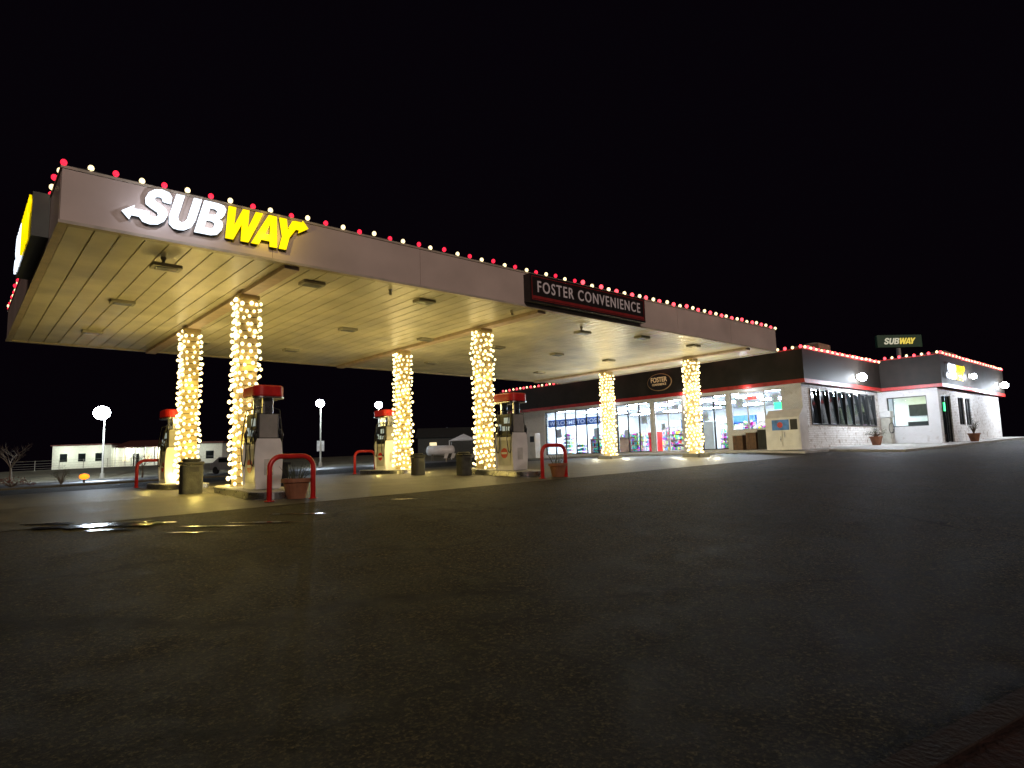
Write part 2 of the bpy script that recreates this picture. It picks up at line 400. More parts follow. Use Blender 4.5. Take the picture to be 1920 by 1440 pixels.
# ------------------------------------------------------------ canopy
CX0,CX1,CY0,CY1,CZ0,CZ1=1.2,26.7,12.85,25.85,4.2,5.22
can=thing('gas_station_canopy','large flat white fuel station canopy with wide fascia on six columns','canopy',(0,0,0))
mb=MB()
x=CX0+.15
while x<CX1-.15:
    w=min(.372,CX1-.15-x)
    mb.box(x,x+w,CY0+.15,CY1-.15,CZ0+.03,CZ0+.06); x+=.4
mb.box(CX0+.14,CX1-.14,CY0+.14,CY1-.14,CZ0+.085,CZ0+.12)
part(can,'soffit',mb,'soffit','ribbed pale ceiling boards glowing yellow from the lights below')
mb=MB()
def fpanels(axis,c0,c1,fixed0,fixed1,step):
    p=c0
    while p<c1-.01:
        q=min(p+step,c1)
        if axis=='x': mb.box(p+.004,q-.004,fixed0,fixed1,CZ0+.06,CZ1-.05)
        else: mb.box(fixed0,fixed1,p+.004,q-.004,CZ0+.06,CZ1-.05)
        p=q
fpanels('x',CX0,CX1,CY0,CY0+.1,3.63); fpanels('x',CX0,CX1,CY1-.1,CY1,3.63)
fpanels('y',CY0+.1,CY1-.1,CX0,CX0+.1,3.2); fpanels('y',CY0+.1,CY1-.1,CX1-.1,CX1,3.2)
mb.box(CX0+.1,CX1-.1,CY0+.1,CY1-.1,CZ1-.3,CZ1-.25)
part(can,'fascia',mb,'fascia')
mb=MB()
for (a,b,c,d) in [(CX0-.02,CX1+.02,CY0-.02,CY0+.13),(CX0-.02,CX1+.02,CY1-.13,CY1+.02)]:
    mb.box(a,b,c,d,CZ0,CZ0+.055); mb.box(a,b,c,d,CZ1-.045,CZ1)
for (a,b) in [(CX0-.02,CX0+.13),(CX1-.13,CX1+.02)]:
    mb.box(a,b,CY0+.131,CY1-.131,CZ0,CZ0+.055); mb.box(a,b,CY0+.131,CY1-.131,CZ1-.045,CZ1)
part(can,'edge_trim',mb,'trim')
COLX=[5.3,12.7,24.5]; COLY=[15.75,20.6]
for x in COLX:
    mb=MB().box(x-.16,x+.16,CY0+.135,CY1-.135,CZ0-.07,CZ0+.028)
    part(can,'beam',mb,'beam')
for cx in COLX:
    for cy in COLY:
        g=gz(cx,cy)
        mb=MB().rprism(cx,cy,.21,.21,.02,g,CZ0-.072); mb.rprism(cx,cy,.24,.24,.02,CZ0-.18,CZ0-.075)
        part(can,'column',mb,'column')
fixpos=[(X,Y) for X in (3.1,9.3,15.5,18.7,22) for Y in (13.95,18.3,22.8)]+[(6.2,14),(6.2,22.8),(12.3,18.4)]
for i,(X,Y) in enumerate(fixpos):
    mb=MB()
    drop=.0
    if (X,Y) in ((3.1,13.95),(15.5,13.95)):
        drop=.16; mb.cyl((X-.05,Y,CZ0-.1),(X-.05,Y,CZ0+.04),.03,n=8); mb.ico((X-.05,Y,CZ0-.0),.06)
    z=CZ0+.028-drop
    mb.rprism(X,Y,.27,.17,.03,z-.07,z)
    p=part(can,'ceiling_light',mb,'fix','unlit flat grey ceiling light')
    part(p,'lens',MB().rprism(X,Y,.2,.11,.02,z-.082,z-.0705),'fixlens')
for (X,Y) in [(8.0,13.5),(12.0,13.5)]:
    mb=MB().cyl((X,Y,CZ0-.03),(X,Y,CZ0+.03),.035,.05,12); mb.cyl((X,Y,CZ0-.03),(X-.04,Y-.07,CZ0-.1),.03,.04,12)
    part(can,'security_camera',mb,'offwhite')

# ------------------------------------------------------------ bulbs
def bulbmesh(name,r,m):
    mb=MB().ico((0,0,0),r,2,(1,1,1.15)); me=mb.mesh(name,True); me.materials.append(M[m]); return me
BWS=[bulbmesh('bulb',r,'bulbw') for r in (.036,.042,.048)]; BC=bulbmesh('bulb',.05,'bulbc'); BR=bulbmesh('bulb',.052,'bulbr')
BC2=bulbmesh('bulb',.07,'bulbc'); BR2=bulbmesh('bulb',.08,'bulbr2')
BC1=bulbmesh('bulb',.058,'bulbc'); BR1=bulbmesh('bulb',.064,'bulbr2')
def mkbulb(parent,me,loc):
    o=bpy.data.objects.new('bulb',me); COL.objects.link(o); o.parent=parent; o.location=loc; return o
for ci,cx in enumerate(COLX):
    for cj,cy in enumerate(COLY):
        g=gz(cx,cy); H=CZ0-.16-g-.2
        st=thing('column_light_string','warm white festoon lights wound densely around a canopy column','string lights',(cx,cy,g),group='light strings wrapped around canopy columns')
        turns=27; pts=[]; R=.24
        def per(s):
            s=s%1*4; k=int(s); t=s-k
            c=[(-R,-R),(R,-R),(R,R),(-R,R)]
            a=c[k];b=c[(k+1)%4]; return (a[0]+(b[0]-a[0])*t,a[1]+(b[1]-a[1])*t)
        for i in range(turns*4+1):
            x,y=per(i/4); pts.append((x,y,.2+H*i/(turns*4)))
        part(st,'cable',MB().tube(pts,.008,4),'rubber')
        rest=MB(); tot=310
        cand=[]
        for i in range(tot):
            s=i*turns/tot+random.uniform(-.025,.025); x,y=per(s)
            z=.2+H*i/tot+random.uniform(-.035,.035)
            o=1+random.uniform(.0,.2)
            cand.append((x*o,y*o,z))
        vis=[c for c in cand if (c[1]<-.22 or c[0]<-.22)]
        random.shuffle(vis); vs=vis[:100]
        for c in vs: mkbulb(st,random.choice(BWS),c)
        for c in cand:
            if c not in vs: rest.ico(c,.042,1,(1,1,1.15))
        part(st,'bulbs',rest,'bulbw',stuff=True)
        col=((1,.74,.17),(1,.78,.25),(1,.9,.6))[ci]
        pw=(13.5,13,21)[ci]
        for k,zz in enumerate((.35,1.2,2.1,3.0)):
            for (dx,dy) in ((1,0),(-1,0),(0,1),(0,-1)):
                rr=.42 if k%2 else 1.05
                lamp('string_glow',(dx*rr,dy*rr,zz),pw*(.3 if k%2 else 1.5),col,0,parent=st)
def roofstring(p0,p1,label,a,b,step=.39,grow=None):
    p0=Vector(p0);p1=Vector(p1); L=(p1-p0).length; n=int(L/step)
    st=thing('roof_light_string',label,'string lights',p0,group='red and white light strings along the roof edges')
    pts=[(p1-p0)*(i/n)+Vector((0,0,.01+random.uniform(-.012,.012))) for i in range(n+1)]
    part(st,'cable',MB().tube(pts,.008,4),'rubber')
    for i,p in enumerate(pts):
        q=p+Vector((random.uniform(-.03,.03),random.uniform(-.02,.02),.055+random.uniform(-.025,.02)))
        aa,bb=(a,b)
        mkbulb(st,(aa if i%2==0 else bb),q)
L1='alternating red and cream bulbs along the canopy edge'
roofstring((CX0,CY0,CZ1),(14,CY0,CZ1),L1,BR,BC,.395); roofstring((14.4,CY0,CZ1),(CX1,CY0,CZ1),L1,BR1,BC1,.395)
roofstring((CX0,CY0+.45,CZ1),(CX0,CY1,CZ1),L1,BC,BR,.4)
L2='alternating red and cream bulbs along the store parapet'
roofstring((31.65,14.0,5.03),(31.65,36.9,5.03),L2,BR2,BC2)
roofstring((32.0,13.95,5.03),(41.9,13.95,5.03),L2,BC2,BR2,.33)
roofstring((41.95,13.6,5.2),(41.95,10.9,5.2),L2,BR2,BC2,.36)
roofstring((42.3,10.8,5.2),(56.4,10.8,5.2),L2,BR2,BC2,.33)
for i in range(6): lamp('string_glow',(32.5+i*1.6,13.6,5.1),3,(1,.25,.22))
for i in range(5): lamp('string_glow',(43+i*3,10.4,5.3),3,(1,.25,.22))
for i in range(6): lamp('string_glow',(31.3,15+i*3.6,5.1),2.5,(1,.3,.25))

# ------------------------------------------------------------ signs
def sandwich(loc,frame,W,H,label,back=True,d=.1):
    s=thing('letter_sign',label,'sign',loc)
    sx=W/6.45; o=.5
    subi=[(G['S'],o),(G['U'],o+.87),(G['B'],o+1.77)]; wayi=[(G['W'],o+2.6),(G['A'],o+3.72),(G['Y'],o+4.46)]
    part(s,'white_letters',put(glyphs(subi,sx,H,.04),frame,(0,0,d)),'sw')
    part(s,'yellow_letters',put(glyphs(wayi,sx,H,.04),frame,(0,0,d)),'sy')
    part(s,'white_arrow',put(glyphs([(ARL,o)],sx,H,.035),frame,(0,0,d)),'sw')
    part(s,'yellow_arrow',put(glyphs([(ARR,o)],sx,H,.035),frame,(0,0,d)),'sy')
    if back:
        for it in (subi,wayi,[(ARL,o)],[(ARR,o)]):
            part(s,'letter_backing',put(glyphs(it,sx,H,d-.006,.0),frame,(.0,-.008,0)),'backing')
    return s
sandwich((2.06,CY0-.005,4.47),FY,3.52,.66,'glowing white and yellow slanted SUBWAY letters with arrows on canopy fascia',d=.06)
lamp('sign_glow',(2.7,CY0-.45,4.75),8,(.8,.86,1)); lamp('sign_glow',(3.5,CY0-.45,4.75),7,(.85,.86,.9)); lamp('sign_glow',(4.7,CY0-.45,4.75),9,(1,.75,.12))
s2=sandwich((CX0-.005,17.9,4.42),FX,3.5,.72,'glowing white and yellow SUBWAY letters on the canopy end fascia',d=.28,back=False)
part(s2,'mounting_panel',MB().box(-.27,.0,-3.5,0,-.05,.80),'backing')
fs=thing('name_board','black store name board with pale letters and red stripe','sign',(11.9,CY0-.005,4.31))
part(fs,'panel',MB().box(0,5.2,-.26,0,0,.80),'boardblack')
mb=MB()
for a,b,c,d in ((.06,5.14,.06,.08),(.06,5.14,.72,.74),(.06,.08,.08,.72),(5.12,5.14,.08,.72)): mb.box(a,b,-.268,-.2605,c,d)
part(fs,'border',mb,'boardred')
part(fs,'red_stripe',MB().box(.09,5.11,-.266,-.2605,.10,.18),'boardred')
part(fs,'lettering',put(textmesh('FOSTER CONVENIENCE',4.65,.33,.012,0,.008,space=1.2),FY,(.28,.29,.262)),'dimw')

# ------------------------------------------------------------ pumps, islands
def island(cx,y0,y1,label):
    ym=(y0+y1)/2; g=gz(cx,ym); sl=(gz(cx,y1)-gz(cx,y0))/(y1-y0)
    o=thing('pump_island',label,'fuel island',(cx,ym,g),group='raised pump islands'); o.rotation_euler=(math.atan(sl),0,0)
    hy=(y1-y0)/2
    part(o,'slab',MB().rprism(0,0,.55,hy,.5,-.05,.15,8,.01),'walk')
    part(o,'steel_edging',MB().rprism(0,0,.565,hy+.015,.51,.0,.13,8),'steel')
    return o
for cx in COLX[:2]:
    island(cx,13.4,16.5,'low rounded concrete island with steel edging under a pump'); island(cx,19.9,23.3,'low rounded concrete island with steel edging under a pump')
for cy in COLY:
    mbp=MB().rprism(0,0,.45,.45,.1,-.05,.15,5,.01)
    solo('column_footing',mbp,'concrete','low square concrete footing around a canopy column','footing',(COLX[2],cy,gz(COLX[2],cy)),group='column footings')
def pump(loc):
    p=thing('fuel_pump','tall white fuel pump with dark display panel and red cap','fuel pump',loc,group='fuel pumps')
    part(p,'cabinet',MB().rprism(0,0,.26,.355,.03,0,.98,4,.01).rprism(0,0,.28,.375,.03,0,.08,4),'white')
    for s in (-1,1):
        a,b=sorted((s*.263,s*.272)); part(p,'door_panel',MB().box(a,b,-.28,.28,.14,.88),'offwhite')
    part(p,'display_head',MB().rprism(0,0,.245,.345,.03,.982,1.66,4,.015),'black')
    for s in (-1,1):
        mbx=MB(); pr=[(0,.27),(.3,.30),(.7,.31),(1.0,.285),(1.1,.25)]
        v=[];f=[]
        for (zz,hx) in pr:
            for xx in (-hx,hx):
                for yy in (.36,.40): v.append((xx,s*yy,zz))
        for i in range(len(pr)-1):
            a=i*4;b=a+4; f+=[(a,a+1,b+1,b),(a+2,b+2,b+3,a+3),(a,b,b+2,a+2),(a+1,a+3,b+3,b+1)]
        f+=[(0,2,3,1),(len(pr)*4-4,len(pr)*4-3,len(pr)*4-1,len(pr)*4-2)]
        mbx.add(v,f); part(p,'end_panel',mbx,'white')
        a,b=sorted((s*.347,s*.375)); part(p,'upper_end_panel',MB().box(-.2,.2,a,b,1.12,1.64),'pumpgrey')
    for s in (-1,1):
        for (y0,y1,z0,z1) in ((-.24,.0,1.38,1.55),(-.24,-.1,1.16,1.28),(-.04,.08,1.16,1.3),(.14,.26,1.18,1.36)):
            a,b=sorted((s*.246,s*.255)); part(p,'screen',MB().box(a,b,y0,y1,z0,z1),'screen')
    for sy in (-1,1):
        part(p,'post',MB().rprism(0,sy*.28,.12,.05,.03,1.6,2.02,4),'steel')
    part(p,'cap',MB().rprism(0,0,.34,.48,.2,2.03,2.28,10,.03),'red',smooth=False)
    part(p,'cap_rim',MB().rprism(0,0,.35,.495,.205,1.995,2.029,10),'steel')
    for s in (-1,1):
        for yy in (.26,-.28):
            pts=[(s*.1,yy,1.8),(s*.27,yy,1.75),(s*.33,yy+.02,1.35),(s*.36,yy+.05,.9),(s*.35,yy+.0,.55),(s*.32,yy-.05,.5),(s*.30,yy-.08,.7),(s*.29,yy-.07,1.05)]
            sm=[]
            for i in range(len(pts)-1):
                for t in (0,.5): sm.append(tuple(Vector(pts[i]).lerp(Vector(pts[i+1]),t)))
            sm.append(pts[-1])
            part(p,'hose',MB().tube(sm,.014,6),'rubber',smooth=True)
            part(p,'nozzle',MB().tube([(s*.29,yy-.07,1.05),(s*.31,yy-.07,1.2),(s*.28,yy-.07,1.3),(s*.25,yy-.07,1.22)],[.03,.04,.03,.02],8),'black',smooth=True)
    part(p,'round_decal',MB().cyl((-.28,0,.5),(-.2725,0,.5),.15,n=24),'red')
    part(p,'decal_band',MB().box(-.284,-.2805,-.12,.12,.47,.53),'white')
    part(p,'side_notice',MB().box(-.1,.1,-.409,-.4005,.3,.65),'offwhite')
    return p
z=lambda x,y:gz(x,y)+.15
P=pump((5.3,14.55,z(5.3,14.55)))
dup(P,(12.7,14.5,z(12.7,14.5))); dup(P,(5.3,22.2,z(5.3,22.2))); dup(P,(12.7,21.8,z(12.7,21.8)))
def hoop():
    h=MB(); W=.46; H=.9; r=.24; pts=[(-W,0,-.1),(-W,0,H-r)]
    for i in range(1,9): t=math.pi/2*i/8; pts.append((-W+r-r*math.cos(t),0,H-r+r*math.sin(t)))
    for i in range(0,9): t=math.pi/2*i/8; pts.append((W-r+r*math.sin(t),0,H-r+r*math.cos(t)))
    pts.append((W,0,-.1)); h.tube(pts,.052,12)
    for s in (-1,1): h.cyl((s*W,0,0),(s*W,0,.02),.1,n=14)
    return h.mesh('hoop_guard',True)
hm=hoop(); hm.materials.append(M['red'])
for (x,y) in ((5.35,13.0),(12.7,12.7),(5.25,24.6),(12.7,23.5)):
    o=link(bpy.data.objects.new('hoop_guard',hm)); o.location=(x,y,gz(x,y)); o['label']='red inverted U pipe guard at the end of a pump island'; o['category']='bollard'; o['group']='red hoop guards'
def planter(x,y,s=1):
    p=thing('planter_pot','round terracotta pot with dry stems beside a red hoop guard','planter',(x,y,gz(x,y)),group='terracotta planters')
    part(p,'pot',MB().lathe([(.17*s,0),(.24*s,.3*s),(.28*s,.31*s),(.28*s,.38*s),(.24*s,.38*s),(.22*s,.33*s)]),'terra',smooth=False)
    part(p,'soil',MB().lathe([(.22*s,.325*s),(.0,.35*s)]),'redsoil')
    mb=MB()
    for i in range(26):
        a=random.random()*6.28; r=random.uniform(.02,.15)*s; h=random.uniform(.15,.4)*s
        x0,y0=r*math.cos(a),r*math.sin(a); mb.tube([(x0,y0,.33*s),(x0*1.6,y0*1.6,.33*s+h*.6),(x0*2.3,y0*2.3,.33*s+h)],[.006,.005,.002],4)
    part(p,'stems',mb,'leaf')
planter(5.55,13.25,1.1); planter(13.0,12.85,1.0)
def bin_(x,y,m,label,s=1):
    b=thing('litter_bin',label,'bin',(x,y,gz(x,y)),group='forecourt litter bins')
    part(b,'body',MB().rprism(0,0,.24*s,.24*s,.1,0,.72*s,6,.01),m)
    part(b,'lid',MB().rprism(0,0,.27*s,.27*s,.12,.722*s,.80*s,6,.02).rprism(0,0,.2*s,.2*s,.1,.80*s,.88*s,6,.03),'bindark')
    part(b,'slot',MB().box(-.12*s,.12*s,-.25*s,-.241*s,.55*s,.66*s),'black')
bin_(4.4,16.7,'bin','grey litter bin with dark lid by the column',.95)
bin_(11.75,15.6,'bin','grey litter bin with dark lid by the column',.8); bin_(11.6,17.9,'bindark','dark litter bin with domed lid on the forecourt',.8)
wb=MB().rprism(0,0,.13,.13,.03,0,.62,4,.01); wb.box(-.16,.16,-.16,.16,.62,.68)
solo('squeegee_stand',wb,'black','small black windscreen washing stand beside the pump','washing stand',(6.0,15.2,gz(6,15.2)))

# ------------------------------------------------------------ store
store=thing('store_building','single storey convenience store with dark parapet, red trim and white brick','building',(0,0,0))
X0=32.0; YA=14.3; YB=36.9; XE=56.2; XW=42.3; YW=11.15; T=.25; FL=.07; WT=3.3
mb=MB()
def wallX(x0,x1,y0,y1,ops,z0=-.4,z1=WT):
    cur=y0
    for a,b,c,d in sorted(ops):
        if a>cur: mb.box(x0,x1,cur,a,z0,z1)
        if c>z0: mb.box(x0,x1,a,b,z0,c)
        if d<z1: mb.box(x0,x1,a,b,d,z1)
        cur=b
    if cur<y1: mb.box(x0,x1,cur,y1,z0,z1)
def wallY(y0,y1,x0,x1,ops,z0=-.4,z1=WT):
    cur=x0
    for a,b,c,d in sorted(ops):
        if a>cur: mb.box(cur,a,y0,y1,z0,z1)
        if c>z0: mb.box(a,b,y0,y1,z0,c)
        if d<z1: mb.box(a,b,y0,y1,d,z1)
        cur=b
    if cur<x1: mb.box(cur,x1,y0,y1,z0,z1)
front=[(15.35,18.25,1.12,3.15),(18.5,20.9,.12,3.15),(21.35,23.35,.08,3.15),(23.6,26.25,.12,3.15),(26.9,32.8,.12,3.15)]
wallX(X0,X0+T,YA,YB,front)
wallX(XE-T,XE,YW,YB,[])
wallY(YB-T,YB,X0+T,XE-T,[])
wing=[(11.75,13.85,1.15,2.9)]
wallX(XW,XW+T,YW,YA,wing)
part(store,'wall',mb,'brickw','white painted brick walls with flaking paint')
mb=MB()
side=[(32.9,41.6,1.25,3.1)]
wallY(YA,YA+T,X0+T,XW,side)
ws=[(42.75,44.6,.1,2.9),(46.1,47.3,1.2,2.9),(47.6,48.9,1.2,2.9)]
wallY(YW,YW+T,XW+T,XE-T,ws)
part(store,'stone_wall',mb,'stone','rough white stone side wall')
mb=MB(); O=.35
def band(zz0,zz1,o,t=.12):
    mb.box(X0-o,X0-o+t,YA-o,YB+o,zz0,zz1)
    mb.box(X0-o+t,XW-o,YA-o,YA-o+t,zz0,zz1)
    mb.box(X0-o+t,XE+o,YB+o-t,YB+o,zz0,zz1)
def bandw(zz0,zz1,o,t=.12):
    mb.box(XW-o,XW-o+t,YW-o,YA-o+t-.0,zz0,zz1)
    mb.box(XW-o+t,XE+o,YW-o,YW-o+t,zz0,zz1)
    mb.box(XE+o-t,XE+o,YW-o+t,YB+o-t,zz0,zz1)
band(3.5,4.97,O); bandw(3.5,5.14,O)
mb.box(X0,XW,YA,YB-.3,4.3,4.4); mb.box(XW,XE,YW,YB-.3,4.3,4.4)
mb.box(X0-O+.12,X0+.0,YA-O+.12,YB,3.5,3.54); mb.box(X0+.0,XW-O,YA-O+.12,YA,3.5,3.54)
mb.box(XW-O+.12,XE,YW-O+.12,YW,3.5,3.54); mb.box(XW-O+.12,XW,YW,YA-O+.12,3.5,3.54)
part(store,'parapet',mb,'parapet','dark brown metal parapet')
mb=MB(); band(3.3,3.495,O+.02); bandw(3.3,3.495,O+.02)
band(4.975,5.02,O+.03,.18); bandw(5.145,5.19,O+.03,.18)
part(store,'red_trim',mb,'darkred')
part(store,'ceiling',MB().box(X0-.2,XE,YA+.0,YB-.3,WT+.01,WT+.06),'int')
part(store,'floor',MB().box(X0+T,46,YA+T,YB-T,-.1,FL),'intfloor')
part(store,'inner_wall',MB().box(45.5,45.6,YA+T,YB-T,FL,WT),'int'); part(store,'inner_wall',MB().box(X0+T,45.5,34.0,34.1,FL,WT),'int')
def window(a,b,c,d,n,plane,fixed,glass='glass',frame='frame',split=None,name='window',depth=.1):
    w=link(bpy.data.objects.new(name,None)); w.parent=store
    fr=MB(); gl=MB(); t=.05
    def bx(m,p,q,r,s,dd=0):
        if plane=='x': m.box(fixed+.06+dd,fixed+.06+depth-dd,p,q,r,s)
        else: m.box(p,q,fixed+.06+dd,fixed+.06+depth-dd,r,s)
    bx(fr,a,b,c,c+t); bx(fr,a,b,d-t,d)
    for i in range(n+1):
        p=a+(b-a-t)*i/n; bx(fr,p,p+t,c+t,d-t)
    if split:
        for i in range(n):
            p=a+(b-a-t)*i/n+t; q=a+(b-a-t)*(i+1)/n; bx(fr,p,q,split,split+t)
    part(w,'frame',fr,frame)
    if plane=='x': gl.box(fixed+.105,fixed+.112,a+.02,b-.02,c+.02,d-.02)
    else: gl.box(a+.02,b-.02,fixed+.105,fixed+.112,c+.02,d-.02)
    part(w,'glass_pane',gl,glass)
    return w
window(15.35,18.25,1.12,3.15,3,'x',X0,frame='offwhite')
window(18.5,20.9,.12,3.15,3,'x',X0,frame='frame',split=2.5)
window(23.6,26.25,.12,3.15,3,'x',X0,split=2.5,frame='frame')
window(26.9,32.8,.12,3.15,6,'x',X0)
dr=window(21.35,23.35,.08,3.15,2,'x',X0,split=2.35,name='door',frame='offwhite')
for yy in (22.25,22.45): part(dr,'handle',MB().cyl((X0-.02,yy,.9),(X0-.02,yy,1.5),.02).box(X0-.02,X0+.07,yy-.01,yy+.01,1.45,1.48),'steel')
w=link(bpy.data.objects.new('window',None)); w.parent=store
fr=MB(); gl=MB(); n=8; st_=(41.6-32.9)/n
for i in range(n+1): fr.box(32.9+i*st_-(.04 if i else 0),32.9+i*st_+(.04 if i<n else 0),YA-.06,YA+.1,1.25,3.1)
for i in range(n):
    a=32.9+i*st_+.04; b=a+st_-.08
    gl.add([(a,YA-.0,1.3),(b,YA+.0,1.3),(b,YA+.12,3.05),(a,YA+.12,3.05),(a,YA+.02,1.3),(b,YA+.02,1.3),(b,YA+.14,3.05),(a,YA+.14,3.05)],[(0,1,2,3),(7,6,5,4),(0,4,5,1),(3,2,6,7),(0,3,7,4),(1,5,6,2)])
    fr.box(a,b,YA-.04,YA+.05,1.22,1.29)
part(w,'frame',fr,'frame'); part(w,'glass_pane',gl,'darkglass')
window(11.75,13.85,1.15,2.9,1,'x',XW,glass='glass')
d2=window(42.75,44.6,.1,2.9,2,'y',YW,glass='darkglass',name='door')
window(46.1,47.3,1.2,2.9,2,'y',YW,glass='darkglass'); window(47.6,48.9,1.2,2.9,2,'y',YW,glass='darkglass')
part(store,'inner_wall',MB().box(XW+2.6,XW+2.7,YW+T,YA,0,WT),'int')
part(store,'room_light',MB().box(XW+.5,XW+1.7,YW+.6,YA-.2,3.2,3.28),emis('yellow_room_light',(.9,1,.45),6,True))
solo('wall_menu',MB().box(-.03,0,-.55,.55,-.35,.35),'bindark','dark square board on the wall behind the side window','board',(XW+2.55,12.9,2.2))
solo('booth_bench',MB().box(-.3,.3,-.9,.9,0,1.35).box(-.5,-.301,-.9,.9,0,.5),'bindark','dark dining booth seat behind the side window','booth',(XW+1.6,12.3,.1))
for (x,y,a,b,h,zb) in ((38.6,16.4,.8,.75,.95,5.2),(49.8,12.8,1.0,.6,.75,5.4)):
    u=thing('roof_unit','boxy tan air conditioning unit on the store roof','air conditioner',(x,y,4.4),group='rooftop units')
    for s in (-1,1): part(u,'stand',MB().box(s*a*.75-.05,s*a*.75+.05,-b*.8,b*.8,0,zb-4.4),'frame')
    part(u,'casing',MB().rprism(0,0,a,b,.04,zb-4.4,zb-4.4+h,3,.02),'tan')
    mb=MB()
    for k in range(5): mb.box(-a-.02,-a-.003,-b*.8,b*.8,zb-4.4+.12+k*.13,zb-4.4+.18+k*.13)
    part(u,'louvre',mb,'frame'); part(u,'fan_cowl',MB().cyl((0,0,zb-4.4+h),(0,0,zb-4.4+h+.12),.4,n=20),'fix')
wl=[((38.3,YA-.42,3.95),750),((47.4,YW-.42,4.2),420),((55.2,YW-.42,4.05),800)]
for i,(p,pw) in enumerate(wl):
    o=thing('wall_lamp','bright white security lamp on the dark store parapet','wall lamp',p,group='store wall lamps')
    part(o,'housing',MB().box(-.16,.16,-.02,.06,-.1,.14),'fix')
    part(o,'lens',MB().ico((0,-.24,-.02),.24 if i!=1 else .17,3,(1.1,.9,.95)),'lamp',smooth=True)
    lamp('wall_lamp_light',(p[0],p[1]-1.4,p[2]-.5),pw,(.8,.88,1),0)
# added storefront fill: glowing plates under the eave, each with an unseen lamp
for y in (17.0,20.9,26.5):
    solo('eave_fill_plate',MB().rprism(0,0,.09,.2,.03,-.05,0,4),'letterlit','small flat glowing fill plate added under the store eave','fill plate',(31.88,y,3.495),group='added eave fill plates')
    lamp('storefront_fill',(31.5,y,3.25),14,(.92,.95,1),0)
# interior
for i in range(4):
    for j in range(6):
        y=16.2+j*3.2; x=33.4+i*3
        solo('ceiling_light_panel',MB().box(-.3,.3,-.75,.75,0,.04),'tube','flat bright ceiling light panel inside the store','ceiling light',(x,y,3.22),group='store ceiling lights')
for i,x in enumerate((35.2,38.0,40.8)):
    for j in range(3):
        y=17.3+j*5.6
        s=thing('store_shelf','low shelving unit stacked with colourful snack packets','shelf',(x,y,FL),group='store shelves')
        part(s,'rack',MB().box(-.05,.05,-2,2,0.121,1.45).box(-.45,.45,-2,2,0,.12),'offwhite')
        mb=MB()
        for k in range(4):
            for q in range(14):
                for sg in (-1,1):
                    h=random.uniform(.14,.27); y0=-1.97+q*.28; a,b=sorted((sg*.06,sg*(.42-.05*k))); mb.box(a,b,y0,y0+.24,.15+k*.33,.15+k*.33+h)
        part(s,'packets',mb,'prod')
for j in range(8):
    y=16.0+j*2.15
    c=thing('drinks_cooler','tall glass fronted drinks cooler glowing on the back wall','cooler',(44.9,y,FL),group='drinks coolers')
    part(c,'case',MB().box(-.1,.5,-1.0,1.0,2.1,2.6).box(.3,.5,-1,1,0,2.1).box(-.1,.3,-1,-.95,0,2.1).box(-.1,.3,.95,1,0,2.1),'white' if j%2 else 'blue')
    mb=MB()
    for k in range(5):
        for q in range(12): mb.box(.0,.28,-.93+q*.155,-.8+q*.155,.1+k*.4,.1+k*.4+random.uniform(.22,.32))
    part(c,'bottles',mb,'prodlit')
def prop(name,mb,m,label,cat,loc): return solo(name,mb,m,label,cat,loc)
prop('counter',MB().box(-.4,.4,-2,2,0,1.05).box(-.45,.45,-2.05,2.05,1.052,1.1),'wood','brown checkout counter inside the store','counter',(34.6,28.5,FL))
prop('red_display',MB().box(-.3,.3,-.4,.4,0,1.5).box(-.32,.32,-.42,.42,1.502,1.75),'red','red drinks display just inside the doors','display',(34.2,22.0,FL))
prop('red_display',MB().box(-.3,.3,-.3,.3,0,1.0).box(-.32,.32,-.32,.32,1.002,1.3),'red','red drinks display just inside the doors','display',(33.8,24.6,FL))
prop('white_fridge',MB().rprism(0,0,.35,.5,.05,0,1.7,4,.02),'white','white fridge behind the store glass','fridge',(33.1,20.3,FL))
for i,(x,y,w_,h_) in enumerate([(32.8,27.5,.3,1.2),(32.9,28.6,.35,1.5),(32.8,30.0,.3,1.0),(33.0,31.4,.35,1.6),(32.9,25.4,.3,1.3),(32.8,18.9,.25,1.2),(32.8,17.6,.3,1.7),(32.8,16.6,.3,1.5),(32.9,15.8,.25,1.9)]):
    mb=MB()
    for k in range(int(h_/.26)):
        mb.box(-w_*.8,w_*.8,-w_,w_,.26*k,.26*k+.03)
        for q in range(4):
            yy=-w_+q*w_*.5; mb.box(-w_*.7,w_*.5,yy+.02,yy+w_*.42,.26*k+.031,.26*k+random.uniform(.15,.23))
    solo('stock_rack',mb,'prod','small open rack packed with goods behind the window','rack',(x,y,FL),group='window stock racks')
for k,(y,zc,w_,h_,m) in enumerate([(17.8,2.6,.45,.5,'poster'),(15.8,2.7,.4,.4,'poster'),(19.9,2.0,.35,.5,'poster'),(21.9,2.7,.5,.3,'poster'),(22.8,1.6,.3,.4,'poster'),(24.2,2.1,.45,.5,'poster'),(25.6,1.3,.4,.5,'poster'),(28.1,1.5,.5,.6,'poster'),(31.6,1.6,.5,.6,'poster')]):
    solo('window_poster',MB().box(-.004,.004,-w_/2,w_/2,-h_/2,h_/2),m,'small pale advertising poster behind store window','poster',(X0+.2,y,zc),group='window posters')
solo('neon_sign',MB().box(-.03,.03,-.2,.2,-.18,.18),'neong','glowing green rectangular window sign','sign',(X0+.4,15.75,2.3))
solo('neon_sign',MB().box(-.03,.03,-.3,.3,-.1,.1),'neonr','glowing red rectangular window sign','sign',(X0+.4,17.2,2.85))
solo('exit_light',MB().box(-.08,.08,-.03,.03,-.25,.25),'neong','tall glowing green light beside the side door','light',(43.1,YW-.04,2.2))
wb=thing('window_banner','blue window banner with pale WELCOME TO FOSTER lettering','banner',(X0+.02,32.6,2.15))
